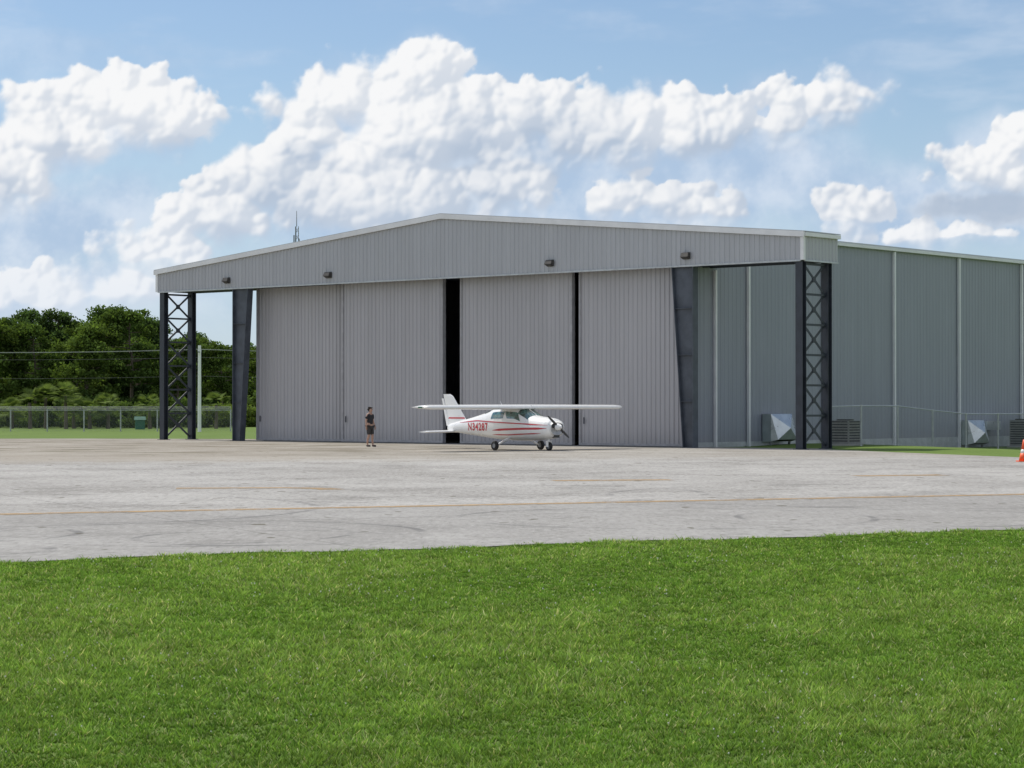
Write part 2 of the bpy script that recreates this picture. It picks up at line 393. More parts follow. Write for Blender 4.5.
def apron_mat():
    m, nt, b = newmat('worn_apron_pavement')
    tc = nt.node('ShaderNodeTexCoord').outputs['Object']
    s = nt.node('ShaderNodeSeparateXYZ'); nt.put(s.inputs[0], tc)
    X, Y = s.outputs[0], s.outputs[1]
    st = nt.vm('MULTIPLY', tc, (0.75, 0.55, 1))
    n_big = nt.noise(tc, 0.09, 4, 0.6); n_mid = nt.noise(st, 0.50, 7, 0.78)
    n_g = nt.noise(nt.vm('MULTIPLY', tc, (1.0, 0.30, 1)), 9, 6, 0.85)
    c = nt.mix(nt.smooth(n_big, 0.38, 0.62), (0.335,0.322,0.302), (0.405,0.392,0.370))
    c = nt.mix(nt.m('MULTIPLY', nt.smooth(n_mid, 0.49, 0.63), 0.65), c, (0.235,0.225,0.208))
    c = nt.mix(nt.m('MULTIPLY', nt.smooth(n_mid, 0.46, 0.34), 0.6), c, (0.50,0.485,0.46))
    c = nt.mix(nt.smooth(n_g, 0.50, 0.66, 0, 0.6), c, (0.14,0.135,0.12))
    c = nt.mix(nt.smooth(n_g, 0.47, 0.36, 0, 0.5), c, (0.58,0.565,0.54))
    wob = nt.m('MULTIPLY_ADD', n_mid, 16.0, -8.0)
    rv0 = nt.m('SUBTRACT', Y, nt.m('MULTIPLY', X, 0.44))
    c = nt.mix(nt.smooth(nt.m('ADD', rv0, nt.m('MULTIPLY', wob, 0.1)), 41.5, 41.0, 0, 0.33), c, (0.24,0.235,0.225))
    far = nt.smooth(nt.m('ADD', nt.m('MULTIPLY_ADD', X, -0.25, Y), wob), 72, 80)
    c = nt.mix(nt.m('MULTIPLY', far, nt.smooth(X, 8, -14, 0.25, 0.55)), c, (0.34,0.295,0.23))
    a = math.atan2(1, 2)
    ru = nt.m('ADD', nt.m('MULTIPLY', X, math.cos(a)), nt.m('MULTIPLY', Y, math.sin(a)))
    rv = nt.m('SUBTRACT', nt.m('MULTIPLY', Y, math.cos(a)), nt.m('MULTIPLY', X, math.sin(a)))
    jit = nt.m('MULTIPLY_ADD', n_mid, 0.3, -0.15)
    def line(v, per, w):
        fr = nt.m('FRACT', nt.m('DIVIDE', nt.m('ADD', v, jit), per))
        return nt.m('LESS_THAN', nt.m('ABSOLUTE', nt.m('SUBTRACT', fr, 0.5)), w/per)
    j = nt.m('MAXIMUM', line(rv, 7.5, 0.05), line(ru, 7.5, 0.025))
    c = nt.mix(nt.m('MULTIPLY', j, nt.smooth(n_mid, 0.3, 0.6, 0.20, 0.5)), c, (0.12,0.115,0.10))
    wd = nt.smooth(nt.noise(nt.vm('MULTIPLY', tc, (0.22, 1.0, 1)), 0.9, 5, 0.7), 0.49, 0.58)
    band = nt.m('MULTIPLY', nt.smooth(Y, 76, 88), nt.smooth(X, 6, -6, 0.35, 1))
    c = nt.mix(nt.m('MULTIPLY', nt.m('MULTIPLY', wd, band), 0.75), c, (0.12,0.10,0.055))
    arcs = [(-7.2,28.2,1.4,.035),(-7.0,28.6,1.15,.03),(-6.6,28.4,0.8,.03),(-4.5,32.5,3.2,.04),(-4.9,32.2,2.6,.03),(-10,40,6.5,.045),(8,46,6,.045),(-3.4,31.2,1.8,.035),(2.5,36.8,3.4,.035),(-8.4,32.0,2.2,.04),(6.5,36.8,2.8,.035),(-1,47,5,.05)]
    tot = None
    for (cx, cy, r, w) in arcs:
        d = nt.vm('DISTANCE', nt.vm('MULTIPLY', tc, (1,1,0)), (cx,cy,0))
        k = nt.smooth(nt.m('ABSOLUTE', nt.m('SUBTRACT', d, r)), w, w*2.6, 1.0, 0.0)
        tot = k if tot is None else nt.m('MAXIMUM', tot, k)
    tot = nt.m('MULTIPLY', tot, nt.smooth(n_mid, 0.42, 0.58))
    c = nt.mix(nt.m('MULTIPLY', tot, 0.5), c, (0.10,0.10,0.10))
    sp = nt.smooth(nt.noise(nt.vm('MULTIPLY', tc, (0.9,0.5,1)), 2.4, 1, 0.5), 0.72, 0.74)
    c = nt.mix(nt.m('MULTIPLY', sp, 0.7), c, (0.09,0.08,0.05))
    nt.put(b.inputs['Base Color'], c); b.inputs['Roughness'].default_value = 0.9; b.inputs['Specular IOR Level'].default_value = 0.15
    return m
M_apron = apron_mat()

def paint_mat(name, col, lo=0.4, hi=0.6, mx_=0.7):
    m, nt, b = newmat(name)
    tc = nt.node('ShaderNodeTexCoord').outputs['Object']
    n = nt.smooth(nt.noise(tc, 2.4, 6, 0.8), lo, hi)
    nt.put(b.inputs['Base Color'], tuple(col)+(1,)); b.inputs['Roughness'].default_value = 0.8
    t = nt.node('ShaderNodeBsdfTransparent'); mx = nt.node('ShaderNodeMixShader')
    nt.put(mx.inputs[0], nt.m('MULTIPLY', n, mx_)); nt.l.new(t.outputs[0], mx.inputs[1]); nt.l.new(b.outputs[0], mx.inputs[2])
    nt.l.new(mx.outputs[0], m.node_tree.nodes['Material Output'].inputs[0])
    return m
M_yel = paint_mat('faded_yellow_paint', (0.42,0.28,0.13), 0.34, 0.56, 0.85)

# ------------------------------------------------------------------ terrain
def terrain_h(x, y):
    dist = ((x-13.1)*14 + (y-92.5)*4.8)/14.8
    right = -0.32*sstep(6.0, 12.0, dist)*sstep(70, 80, y) + 0.07*sstep(0.3,2.5,dist)*(1-sstep(5,10,dist))*sstep(70,80,y)
    left = -0.32*sstep(124, 150, y)*(x < 0)
    return right + left
def axis(lo, hi, step, far_lo, far_hi):
    c = list(np.arange(lo, hi+0.01, step)); s = step; a = hi
    while a < far_hi: s *= 1.35; a += s; c.append(a)
    s = step; a = lo; pre = []
    while a > far_lo: s *= 1.35; a -= s; pre.append(a)
    return np.array(pre[::-1] + c)
xs = axis(-60, 70, 1.0, -3500, 3500); ys = axis(-20, 200, 1.5, -1500, 5000)
XX, YY = np.meshgrid(xs, ys); ZZ = terrain_h(XX, YY)
vv = np.stack([XX.ravel(), YY.ravel(), ZZ.ravel()], 1)
nx, ny = len(xs), len(ys)
ff = [(j*nx+i, j*nx+i+1, (j+1)*nx+i+1, (j+1)*nx+i) for j in range(ny-1) for i in range(nx-1)]
g = mobj('ground', vv, ff, M_ground, smooth=True); tag(g, kind='structure', label='mown green airfield grass ground')

near = []
for k in range(0, 401):
    X = -90 + k*(150/400)
    near.append((X, 29.5 + 0.5*X + 0.16*math.sin(X*1.3) + 0.10*math.sin(X*3.7+1) + rnd.uniform(-.05,.05), 0.012))
far_ = [(60,66,0.012),(22,72,0.012),(19.2,75.5,0.012),(17.9,79.0,0.012),(13.3,92.3,0.012),(12.9,95.0,0.012),(9.5,97.5,0.012),(-12.5,121.2,0.012),(-22,123.2,0.012),(-90,122.5,0.012)]
ap = mobj('apron', near+far_, [tuple(range(len(near)+len(far_)))], M_apron)
tag(ap, kind='structure', label='worn grey concrete airfield apron')
import bmesh
bm = bmesh.new(); bm.from_mesh(ap.data); bmesh.ops.triangulate(bm, faces=bm.faces[:]); bm.to_mesh(ap.data); bm.free()

def strip(name, pts, w, mat, z):
    V = []; Fc = []
    for i, p in enumerate(pts):
        a = Vector(pts[max(i-1,0)]); b = Vector(pts[min(i+1,len(pts)-1)]); d = (b-a).normalized(); n = Vector((-d.y, d.x))*w/2
        V += [(p[0]+n.x, p[1]+n.y, z), (p[0]-n.x, p[1]-n.y, z)]
    for i in range(len(pts)-1): Fc.append((2*i, 2*i+1, 2*i+3, 2*i+2))
    o = mobj(name, V, Fc, mat); tag(o, kind='structure'); return o
strip('painted_line', [(-30, 37.8-(21.4)*0.4424), (-8.6,37.8), (10.5,46.25), (40,59.3)], 0.5, M_yel, 0.018)["label"] = 'faded yellow taxi guide line'
strip('painted_line', [(-7.4,49.6),(-5.0,49.9),(-4.2,49.5),(-3.9,48.8)], 0.6, M_yel, 0.018)["label"] = 'short faded yellow taxi line'
strip('painted_line', [(1.0,54.6),(3.9,55.2)], 0.8, M_yel, 0.018)["label"] = 'short faded yellow taxi line'
strip('painted_line', [(8.9,58.2),(11.3,59.0)], 0.8, M_yel, 0.018)["label"] = 'short faded yellow taxi line'

# ------------------------------------------------------------------ foreground grass blades
def make_grass(N):
    yy = np.linspace(10.2, 36, 400); wgt = (0.455*yy+2.6)*(12/yy)**1.25
    cdf = np.cumsum(wgt); cdf /= cdf[-1]
    y = np.interp(rng.random(N), cdf, yy); x = (rng.random(N)*2-1)*(0.2276*y+1.3)
    nt_ = N//14; ty = np.interp(rng.random(nt_), cdf, yy); tx = (rng.random(nt_)*2-1)*(0.2276*ty+1.3)
    pick = rng.integers(0, nt_, N); intuft = rng.random(N) < 0.62
    ang = rng.random(N)*2*np.pi; rr = 0.032*np.sqrt(rng.random(N))
    x = np.where(intuft, tx[pick]+np.cos(ang)*rr, x); y = np.where(intuft, ty[pick]+np.sin(ang)*rr, y)
    thv = rng.random(nt_)[pick]; tcv = rng.random(nt_)[pick]
    thv = np.where(intuft, thv, 0.3); tcv = np.where(intuft, tcv, rng.random(N)*0.6)
    ok = y < 29.5 + 0.5*x + 0.16*np.sin(x*1.3) + 0.18*np.sin(x*6.0) + (rng.random(N)**2)*0.35 - 0.08
    x, y, thv, tcv, ang, intuft = [q[ok] for q in (x,y,thv,tcv,ang,intuft)]; n = len(x)
    clump = vnoise(x, y, 3.5, 1)*0.5 + vnoise(x, y, 10.0, 2)*0.5
    big = fbm(x, y*0.6, 0.5, 3, 4, 0.6); big = np.clip((big-0.5)*2.2+0.5, 0, 1)
    fine = vnoise(x, y, 22.0, 5)
    h = (0.016 + 0.024*clump*rng.random(n) + 0.055*thv*thv*rng.random(n))*(0.75+0.5*big); tall = rng.random(n) < 0.008; h[tall] *= 1.8
    w = (0.0028 + 0.0042*rng.random(n))*(y/13)**0.7
    th = rng.random(n)*2*np.pi; la = np.where(intuft, ang+0.5*rng.normal(size=n), rng.random(n)*2*np.pi); lean = h*(0.3+1.1*rng.random(n))
    dx = np.cos(th)*w; dy = np.sin(th)*w
    lx = np.cos(la)*lean; ly = np.sin(la)*lean
    z0 = np.zeros(n)
    V = np.stack([np.stack([x-dx,y-dy,z0],1), np.stack([x+dx,y+dy,z0],1), np.stack([x+lx,y+ly,h],1)],1).reshape(-1,3)
    T = np.arange(3*n).reshape(-1,3)
    A = np.array([0.115,0.220,0.038]); B = np.array([0.26,0.37,0.095]); C = np.array([0.50,0.48,0.28])
    t = np.clip(big*0.5 + tcv*1.0-0.25 + (rng.random(n)-0.5)*0.6, 0, 1)[:,None]
    c = A*(1-t)+B*t; dry = (rng.random(n) < 0.05+0.05*(big>0.62))[:,None]; c = np.where(dry, C, c)
    c = c*(0.60+0.85*np.clip(clump*0.8+fine*0.4-0.05,0,1))[:,None]*(0.65+0.85*rng.random(n))[:,None]
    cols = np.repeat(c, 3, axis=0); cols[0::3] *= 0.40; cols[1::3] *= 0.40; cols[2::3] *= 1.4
    return raw_mesh('grass', V, T, cols, M_blade, 3)
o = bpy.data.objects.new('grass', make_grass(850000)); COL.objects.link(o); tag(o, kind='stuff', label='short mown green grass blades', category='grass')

mb = MB(); 
for k in range(900):
    y = rnd.uniform(11.5, 30); x = rnd.uniform(-1,1)*(0.23*y+0.3)
    if y > 29 + 0.5*x or vnoise(np.array(x),np.array(y),0.5,88) < 0.42: continue
    r = rnd.uniform(0.003, 0.0065)*(y/14)**0.5; z = rnd.uniform(0.03,0.055)
    mb.cyl((x,y,z-r),(x,y,z),r*0.6,r,5); mb.cyl((x,y,z),(x,y,z+r),r,r*0.4,5)
o = mb.obj('clover_flowers', basic('clover_white',(0.7,0.7,0.60),0.8)); tag(o, kind='stuff', label='tiny white clover heads in the grass', category='flowers')

# ------------------------------------------------------------------ hangar
LX, LY = -18.6, 119.0
ANG = math.atan2(-0.653, 0.757)
H = empty('hangar', (LX, LY, 0), ANG, 'large grey corrugated metal aircraft hangar with sliding doors', 'hangar')
W = 40.4; ZB = 7.85; ZE = 8.95; ZR = 10.78
def zr(s): return ZR - (ZR-ZE)*abs(s-W/2)/(W/2)
DP = 2.6
SR, SLf = 34.1, 6.3; TB = 52.0
MB().ribbed((-0.25,0,0),(1,0,0),(0,-1,0),W+0.25,ZB,lambda t: zr(t-0.25)-0.05).obj('header_panel', M_header, H)
MB().ribbed((W,0,0),(0,1,0),(1,0,0),DP,ZB,ZE-0.05).obj('header_end_panel', M_header, H)
MB().ribbed((-0.25,0,0),(0,1,0),(-1,0,0),DP,ZB,ZE-0.08).obj('header_end_panel', M_header, H)
MB().ribbed((0,DP,0),(1,0,0),(0,1,0),SLf,ZB,lambda t: zr(t)-0.05).obj('header_back_panel', M_header, H)
MB().ribbed((SR,DP,0),(1,0,0),(0,1,0),W-SR,ZB,lambda t: zr(t+SR)-0.05).obj('header_back_panel', M_header, H)
def slope_strip(mb, s0, s1, y0, y1, dz0, dz1):
    mb.hexa([(s0,y0,zr(s0)+dz0),(s1,y0,zr(s1)+dz0),(s1,y1,zr(s1)+dz0),(s0,y1,zr(s0)+dz0),
             (s0,y0,zr(s0)+dz1),(s1,y0,zr(s1)+dz1),(s1,y1,zr(s1)+dz1),(s0,y1,zr(s0)+dz1)])
mb = MB(); slope_strip(mb, -0.40, W/2-0.001, -0.14, -0.055, -0.17, 0.05); mb.obj('rake_trim', M_white, H)
mb = MB(); slope_strip(mb, W/2+0.001, W+0.12, -0.14, -0.055, -0.17, 0.05); mb.obj('rake_trim', M_white, H)
MB().box(W-0.10,W+0.065,-0.07,0.08,ZB-0.02,ZE-0.18).obj('corner_trim', M_white, H)
MB().box(-0.32,-0.16,-0.07,0.08,ZB-0.02,ZE-0.20).obj('corner_trim', M_white, H)
MB().box(W+0.05,W+0.17,-0.04,DP,ZE-0.14,ZE+0.02).obj('corner_trim', M_white, H)
MB().box(-0.15,W-0.10,-0.06,0.02,ZB-0.07,ZB).box(W-0.02,W+0.06,0.08,DP,ZB-0.07,ZB).obj('header_sill', M_galv, H)
mb = MB()
slope_strip(mb, -0.41, W/2, -0.12, DP+0.05, 0.051, 0.09); slope_strip(mb, W/2, W+0.13, -0.12, DP+0.05, 0.051, 0.09)
slope_strip(mb, SLf-0.2, W/2, DP+0.051, TB+0.1, 0.0, 0.07); slope_strip(mb, W/2, SR+0.2, DP+0.051, TB+0.1, 0.0, 0.07)
mb.obj('roof', M_roof, H)
mb = MB(); mb.box(0.06,5.4,0.06,DP-0.02,ZB+0.12,ZB+0.16); mb.box(35.0,W-0.06,0.06,DP-0.02,ZB+0.12,ZB+0.16)
for t in (0.35,0.65,1.1,1.7,2.25): mb.box(0.1,W-0.1,t-0.05,t+0.05,ZB-0.02,ZB+0.11)
mb.obj('door_track', M_steel, H)
zw = zr(SR)
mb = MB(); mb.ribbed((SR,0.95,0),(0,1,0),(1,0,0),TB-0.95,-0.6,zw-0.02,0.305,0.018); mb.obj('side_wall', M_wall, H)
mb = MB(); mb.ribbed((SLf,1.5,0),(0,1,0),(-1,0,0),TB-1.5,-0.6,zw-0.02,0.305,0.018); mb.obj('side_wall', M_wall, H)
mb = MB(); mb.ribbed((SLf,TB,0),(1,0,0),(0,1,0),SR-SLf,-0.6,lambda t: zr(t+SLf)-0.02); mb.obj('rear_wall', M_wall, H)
MB().box(SLf+0.02,SR-0.02,0.3,TB-0.05,-0.3,0.03).obj('floor', basic('floor_concrete',(0.2,0.2,0.19),0.7,0,0.15,1), H)
MB().box(SLf+0.02,SR-0.02,2.9,2.96,ZB+0.1,8.9).obj('inner_header', M_dark, H)
MB().box(SR+0.03,SR+0.24,DP+0.06,TB,zw-0.16,zw-0.02).obj('eave_gutter', M_white, H)
MB().box(SLf-0.24,SLf-0.03,DP+0.06,TB,zw-0.20,zw-0.02).obj('eave_gutter', M_white, H)
for t in (2.46,5.0,11.1,17.4,23.7,30.3,36.6,42.9):
    MB().box(SR+0.04,SR+0.17,t-0.06,t+0.06,-0.45,min(zw-0.2,ZB-0.1) if t<2.6 else zw-0.2).beam((SR+0.10,t,-0.40),(SR+0.35,t,-0.44),0.1,0.1).obj('downspout', M_white, H)
MB().box(SR+0.032,SR+0.05,1.0,TB,-0.5,0.22).obj('base_flashing', M_galv, H)
M_dedge = basic('door_edge_paint',(0.37,0.365,0.375),0.5)
for (s0, s1, t) in [(6.30,12.85,1.1),(12.95,19.72,0.65),(20.82,27.62,0.65),(28.02,33.9,0.65)]:
    d = empty('door', (0,0,0)); d.parent = H
    MB().ribbed((s0+0.06,t,0),(1,0,0),(0,-1,0),s1-s0-0.12,0.14,ZB+0.08,0.25,0.038).obj('door_skin', M_door, d)
    mb = MB(); mb.box(s0,s0+0.10,t-0.06,t+0.16,0.05,ZB+0.08); mb.box(s1-0.10,s1,t-0.06,t+0.16,0.05,ZB+0.08); mb.box(s0+0.1,s1-0.1,t-0.055,t+0.16,0.05,0.15)
    mb.box(s0+0.1,s1-0.1,t+0.1,t+0.15,0.16,ZB+0.08)
    mb.obj('door_frame', M_dedge, d)
    MB().box(s0+0.3,s0+0.34,t-0.11,t-0.07,1.0,1.3).obj('door_pull', M_steel, d)
def tapered(outer, sgn):
    wt, wb = 1.15, 0.55
    mb = MB(); y0, y1 = -0.02, 0.36; ym = 0.17
    o0, it, ib = outer, outer+sgn*wt, outer+sgn*wb
    def pl(sa0, sa1, sb0, sb1, ya, yb):
        mb.hexa([(sa0,ya,0),(sa1,ya,0),(sa1,yb,0),(sa0,yb,0),(sb0,ya,ZB-0.05),(sb1,ya,ZB-0.05),(sb1,yb,ZB-0.05),(sb0,yb,ZB-0.05)])
    pl(o0, o0+sgn*0.03, o0, o0+sgn*0.03, y0, y1)
    pl(ib-sgn*0.03, ib, it-sgn*0.03, it, y0, y1)
    pl(o0+sgn*0.03, ib-sgn*0.03, o0+sgn*0.03, it-sgn*0.03, ym-0.02, ym+0.02)
    for z in (2.0, 4.0, 6.0):
        k = z/ZB; s1 = ib+(it-ib)*k-sgn*0.03
        mb.box(min(o0+sgn*0.03,s1),max(o0+sgn*0.03,s1),y0+0.03,ym-0.02,z-0.01,z+0.01)
    mb.box(min(o0,ib)-0.08,max(o0,ib)+0.08,y0-0.08,y1+0.08,0,0.03)
    return mb.obj('tapered_column', M_steel2, H)
tapered(5.65, 1); tapered(34.8, -1)
def lattice(sc):
    c = empty('lattice_column'); c.parent = H
    d = 2.1
    for t in (0.16, d):
        mb = MB(); a = 0.17
        mb.box(sc-a,sc+a,t-0.15,t-0.125,0,ZB+0.1); mb.box(sc-a,sc+a,t+0.125,t+0.15,0,ZB+0.1); mb.box(sc-0.012,sc+0.012,t-0.125,t+0.125,0,ZB+0.1)
        mb.box(sc-a-0.08,sc+a+0.08,t-0.24,t+0.24,0.0,0.035)
        mb.obj('leg', M_steel, c)
    mb = MB(); n = 6; y0, y1 = 0.31, d-0.15; hgt = (ZB-0.3)/n
    for i in range(n):
        z0 = 0.15+i*hgt; z1 = z0+hgt
        mb.beam((sc-.02,y0,z0),(sc-.02,y1,z1),0.03,0.10); mb.beam((sc+0.02,y0,z1),(sc+0.02,y1,z0),0.03,0.10)
        mb.beam((sc,y0,z1),(sc,y1,z1),0.10,0.09)
        mb.box(sc-0.03,sc+0.03,(y0+y1)/2-0.12,(y0+y1)/2+0.12,(z0+z1)/2-0.12,(z0+z1)/2+0.12)
    mb.obj('cross_brace', M_steel, c)
lattice(0.10); lattice(W-0.22)
for s in (5.3,12.7,26.9,34.5):
    l = empty('wall_light', (s,-0.05,8.22)); l.parent = H
    mb = MB(); mb.hexa([(-0.2,-0.22,-0.02),(0.2,-0.22,-0.02),(0.2,0,-0.12),(-0.2,0,-0.12),(-0.17,-0.14,0.16),(0.17,-0.14,0.16),(0.2,0,0.18),(-0.2,0,0.18)])
    mb.obj('lamp_housing', M_fix, l)
    MB().hexa([(-0.15,-0.20,-0.045),(0.15,-0.20,-0.045),(0.15,-0.03,-0.13),(-0.15,-0.03,-0.13),(-0.15,-0.20,-0.03),(0.15,-0.20,-0.03),(0.15,-0.03,-0.11),(-0.15,-0.03,-0.11)]).obj('lamp_lens', M_fix, l)

Hm = Matrix.Translation((LX,LY,0)) @ Matrix.Rotation(ANG,4,'Z')
def hw(s,t,z=0): return Hm @ Vector((s,t,z))

def vent(t, k, lab, duct=False):
    p = hw(SR+0.05, t, 0); p.z = float(terrain_h(np.array(p.x),np.array(p.y)))-0.06
    e = empty('ventilation_unit', p, ANG, lab, 'ventilation unit', 'ventilation units beside the hangar')
    hy = 0.85*k
    MB().box(0.0,0.45,-hy,hy,0.2,1.45).obj('housing', M_vent2, e)
    ap_ = (1.02,-hy*.10,0.82)
    V = [(0.46,-hy,1.45),(0.46,hy,1.45),(0.46,hy,0.22),(0.46,-hy,0.22),ap_,(0.80,hy*.9,0.30),(0.80,-hy*.9,0.30)]
    mobj('intake_hood', V, [(0,1,4),(1,2,5,4),(0,4,6,3)], M_vent, e)
    mobj('hood_front', [(1.021,-hy*.10,0.815),(0.80,-hy*.9,0.30),(0.80,hy*.9,0.30)], [(0,1,2)], M_vent2, e)
    mobj('hood_throat', [(0.79,-hy*.9,0.29),(0.79,hy*.9,0.29),(0.47,hy,0.215),(0.47,-hy,0.215)], [(0,1,2,3)], M_black, e)
    for y in (-hy+.1,hy-.1): MB().box(0.33,0.43,y-0.04,y+0.04,-0.05,0.2).obj('stand_leg', M_galvd, e)
    if duct:
        MB().box(0.05,0.6,hy+0.02,hy+1.5,0.95,1.40).obj('duct', M_vent, e)
vent(7.0, 1.0, 'bright metal ventilation duct unit with faceted hood by the wall')
vent(24.7, 1.0, 'bright metal ventilation duct unit with faceted hood by the wall', True)
def condenser(s, t, w, d, h, lab):
    p = hw(s, t, 0); p.z = float(terrain_h(np.array(p.x),np.array(p.y)))
    e = empty('condenser_unit', p, ANG, lab, 'air conditioner', 'air conditioning condensers beside the hangar')
    MB().box(-w/2,w/2,-d/2,d/2,0.08,h).obj('casing', M_ac, e)
    MB().box(-w/2-0.1,w/2+0.1,-d/2-0.1,d/2+0.1,-0.05,0.079).obj('base_pad', M_pad, e)
    mb = MB(); n = int(h/0.12)
    for i in range(n-1):
        z = 0.18+i*0.12; mb.box(-w/2+0.06,w/2-0.06,-d/2-0.025,-d/2-0.003,z,z+0.05); mb.box(w/2+0.003,w/2+0.025,-d/2+0.06,d/2-0.06,z,z+0.05)
    mb.obj('grille', M_dark, e)
    mb = MB(); mb.cyl((0,0,h+0.001),(0,0,h+0.06),min(w,d)*0.4,None,20); mb.obj('fan_guard', M_black, e)
condenser(38.3, 6.5, 0.95, 0.95, 1.1, 'grey air conditioning condenser on a concrete pad')
condenser(36.3, 29.4, 1.3, 2.2, 1.6, 'large grey air conditioning condenser by the wall')
condenser(36.2, 26.6, 0.9, 1.0, 1.4, 'dark grey air conditioning condenser by the wall')

# ------------------------------------------------------------------ fences
def fence(p0, p1, h, spacing, lab, barbed=False, dark=False, rail=0.024):
    p0 = Vector(p0); p1 = Vector(p1); d = p1-p0; Lf = d.length; a = math.atan2(d.y, d.x); u = d.normalized()
    e = empty('chain_link_fence', (p0.x,p0.y,0), a, lab, 'fence')
    n = int(Lf/spacing); mt = M_galv
    zs = []
    for i in range(n+1):
        q = p0+u*(i*spacing); z = float(terrain_h(np.array(q.x),np.array(q.y))); zs.append(z)
        mb = MB().cyl((i*spacing,0,z-0.05),(i*spacing,0,z+h+0.04),0.055 if dark else 0.045,None,8)
        if barbed: mb.cyl((i*spacing,0,z+h+0.02),(i*spacing,-0.25,z+h+0.28),0.025,None,6)
        if i <= 95: mb.obj('post', mt, e)
    mb = MB(); 
    V = []; Fc = []
    for i in range(n+1):
        V += [(i*spacing,-0.06,zs[i]+0.03),(i*spacing,-0.06,zs[i]+h)]
        if i < n: Fc.append((2*i,2*i+2,2*i+3,2*i+1)); mb.cyl((i*spacing,0,zs[i]+h),((i+1)*spacing,0,zs[i+1]+h),rail,None,6)
        if i < n and barbed:
            for k in (0.08,0.16,0.25): mb.cyl((i*spacing,-k,zs[i]+h+0.03+k),((i+1)*spacing,-k,zs[i+1]+h+0.03+k),0.010,None,4)
    mb.obj('top_rail', mt, e); mobj('wire_mesh', V, Fc, M_chain, e)
fence((-95,184),(-22,184),1.75,3.0,'grey chain link perimeter fence on grass', True, True, rail=0.034)
a0 = hw(39.4,3.0); a1 = hw(39.6,31.5)
fence((a0.x,a0.y),(a1.x,a1.y),1.75,3.0,'grey chain link fence beside the hangar wall', rail=0.03)

# ------------------------------------------------------------------ utility poles, mast, shed
def gx(px, Z): return (px-512)/F*Z
pole_pos = [(gx(-190,182),182),(gx(199.5,182),182),(gx(560,182),182)]
for i,(x,y) in enumerate(pole_pos):
    e = empty('utility_pole', (x,y,-0.32), 0, 'pale slender utility pole with crossarm on grass', 'utility pole', 'utility poles along the tree line')
    MB().cyl((0,0,0),(0,0,7.0),0.15,0.12,12).obj('shaft', M_pole, e)
    MB().box(-0.04,0.04,-0.8,0.8,6.4,6.5).obj('crossarm', M_galvd, e)
    for y_ in (-0.7,0.7): MB().cyl((0,y_,6.5),(0,y_,6.68),0.05,0.04,8).obj('insulator', M_white, e)
for (y_,zz) in ((-0.7,6.36),(0.7,6.36),(0.0,5.7),(0.16,4.2)):
    for k in range(2):
        (xa,ya),(xb,yb) = pole_pos[k], pole_pos[k+1]
        pts = [(xa+(xb-xa)*t/12, ya+y_, zz-4*(0.2+0.1*abs(y_))*(t/12)*(1-t/12)) for t in range(13)]
        o = MB().tube(pts,[0.009]*13,5).obj('power_line', M_galv if zz>6 else M_cable); tag(o, 'thin overhead power line strung between utility poles', 'power line', 'overhead power lines')
mx_, my_ = gx(296.5,260), 260
e = empty('radio_mast', (mx_,my_,0), 0.3, 'thin steel lattice radio mast with antennas', 'mast')
mb = MB(); Hh = 22.5; r=0.30
for k in range(3):
    a = 2*math.pi*k/3; mb.cyl((r*math.cos(a),r*math.sin(a),0),(r*.7*math.cos(a),r*.7*math.sin(a),Hh),0.05,0.04,6)
for i in range(28):
    z0 = i*Hh/28; z1 = (i+1)*Hh/28
    for k in range(3):
        a = 2*math.pi*k/3; b = 2*math.pi*(k+1)/3; mb.beam((r*.85*math.cos(a),r*.85*math.sin(a),z0),(r*.85*math.cos(b),r*.85*math.sin(b),z1),0.035,0.035)
mb.obj('lattice_tower', M_galvd, e)
for (z,a) in ((20.6,0.4),(21.0,2.5),(21.6,4.2)):
    MB().box(0.34*math.cos(a)-0.06,0.34*math.cos(a)+0.06,0.34*math.sin(a)-0.06,0.34*math.sin(a)+0.06,z-0.5,z+0.5).obj('panel_antenna', M_galvd, e)
MB().cyl((0,0,Hh),(0,0,Hh+1.8),0.05,0.03,6).obj('whip_antenna', M_galvd, e)
e = empty('storage_shed', (gx(140,200),200,-0.32), 0.2, 'small green shed behind the fence', 'shed')
MB().box(-0.42,0.42,-0.4,0.4,0,0.85).obj('wall', M_green, e)
MB().hexa([(-.52,-.5,.85),(.52,-.5,.85),(.52,.5,.85),(-.52,.5,.85),(-.48,-0.05,1.15),(.48,-0.05,1.15),(.48,0.05,1.15),(-.48,0.05,1.15)]).obj('roof', M_green, e)

# ------------------------------------------------------------------ traffic cone
e = empty('traffic_cone', (gx(1024,73),73,0.012), 0, 'orange traffic cone with white bands on the apron', 'traffic cone')
MB().box(-0.22,0.22,-0.22,0.22,0,0.035).obj('base', M_orange, e)
MB().tube([(0,0,0.035),(0,0,0.28)],[0.17,0.12],18).tube([(0,0,0.40),(0,0,0.72)],[0.095,0.03],18).obj('cone_body', M_orange, e, True)
MB().tube([(0,0,0.281),(0,0,0.399)],[0.12,0.095],18).obj('reflective_band', M_reflect, e, True)

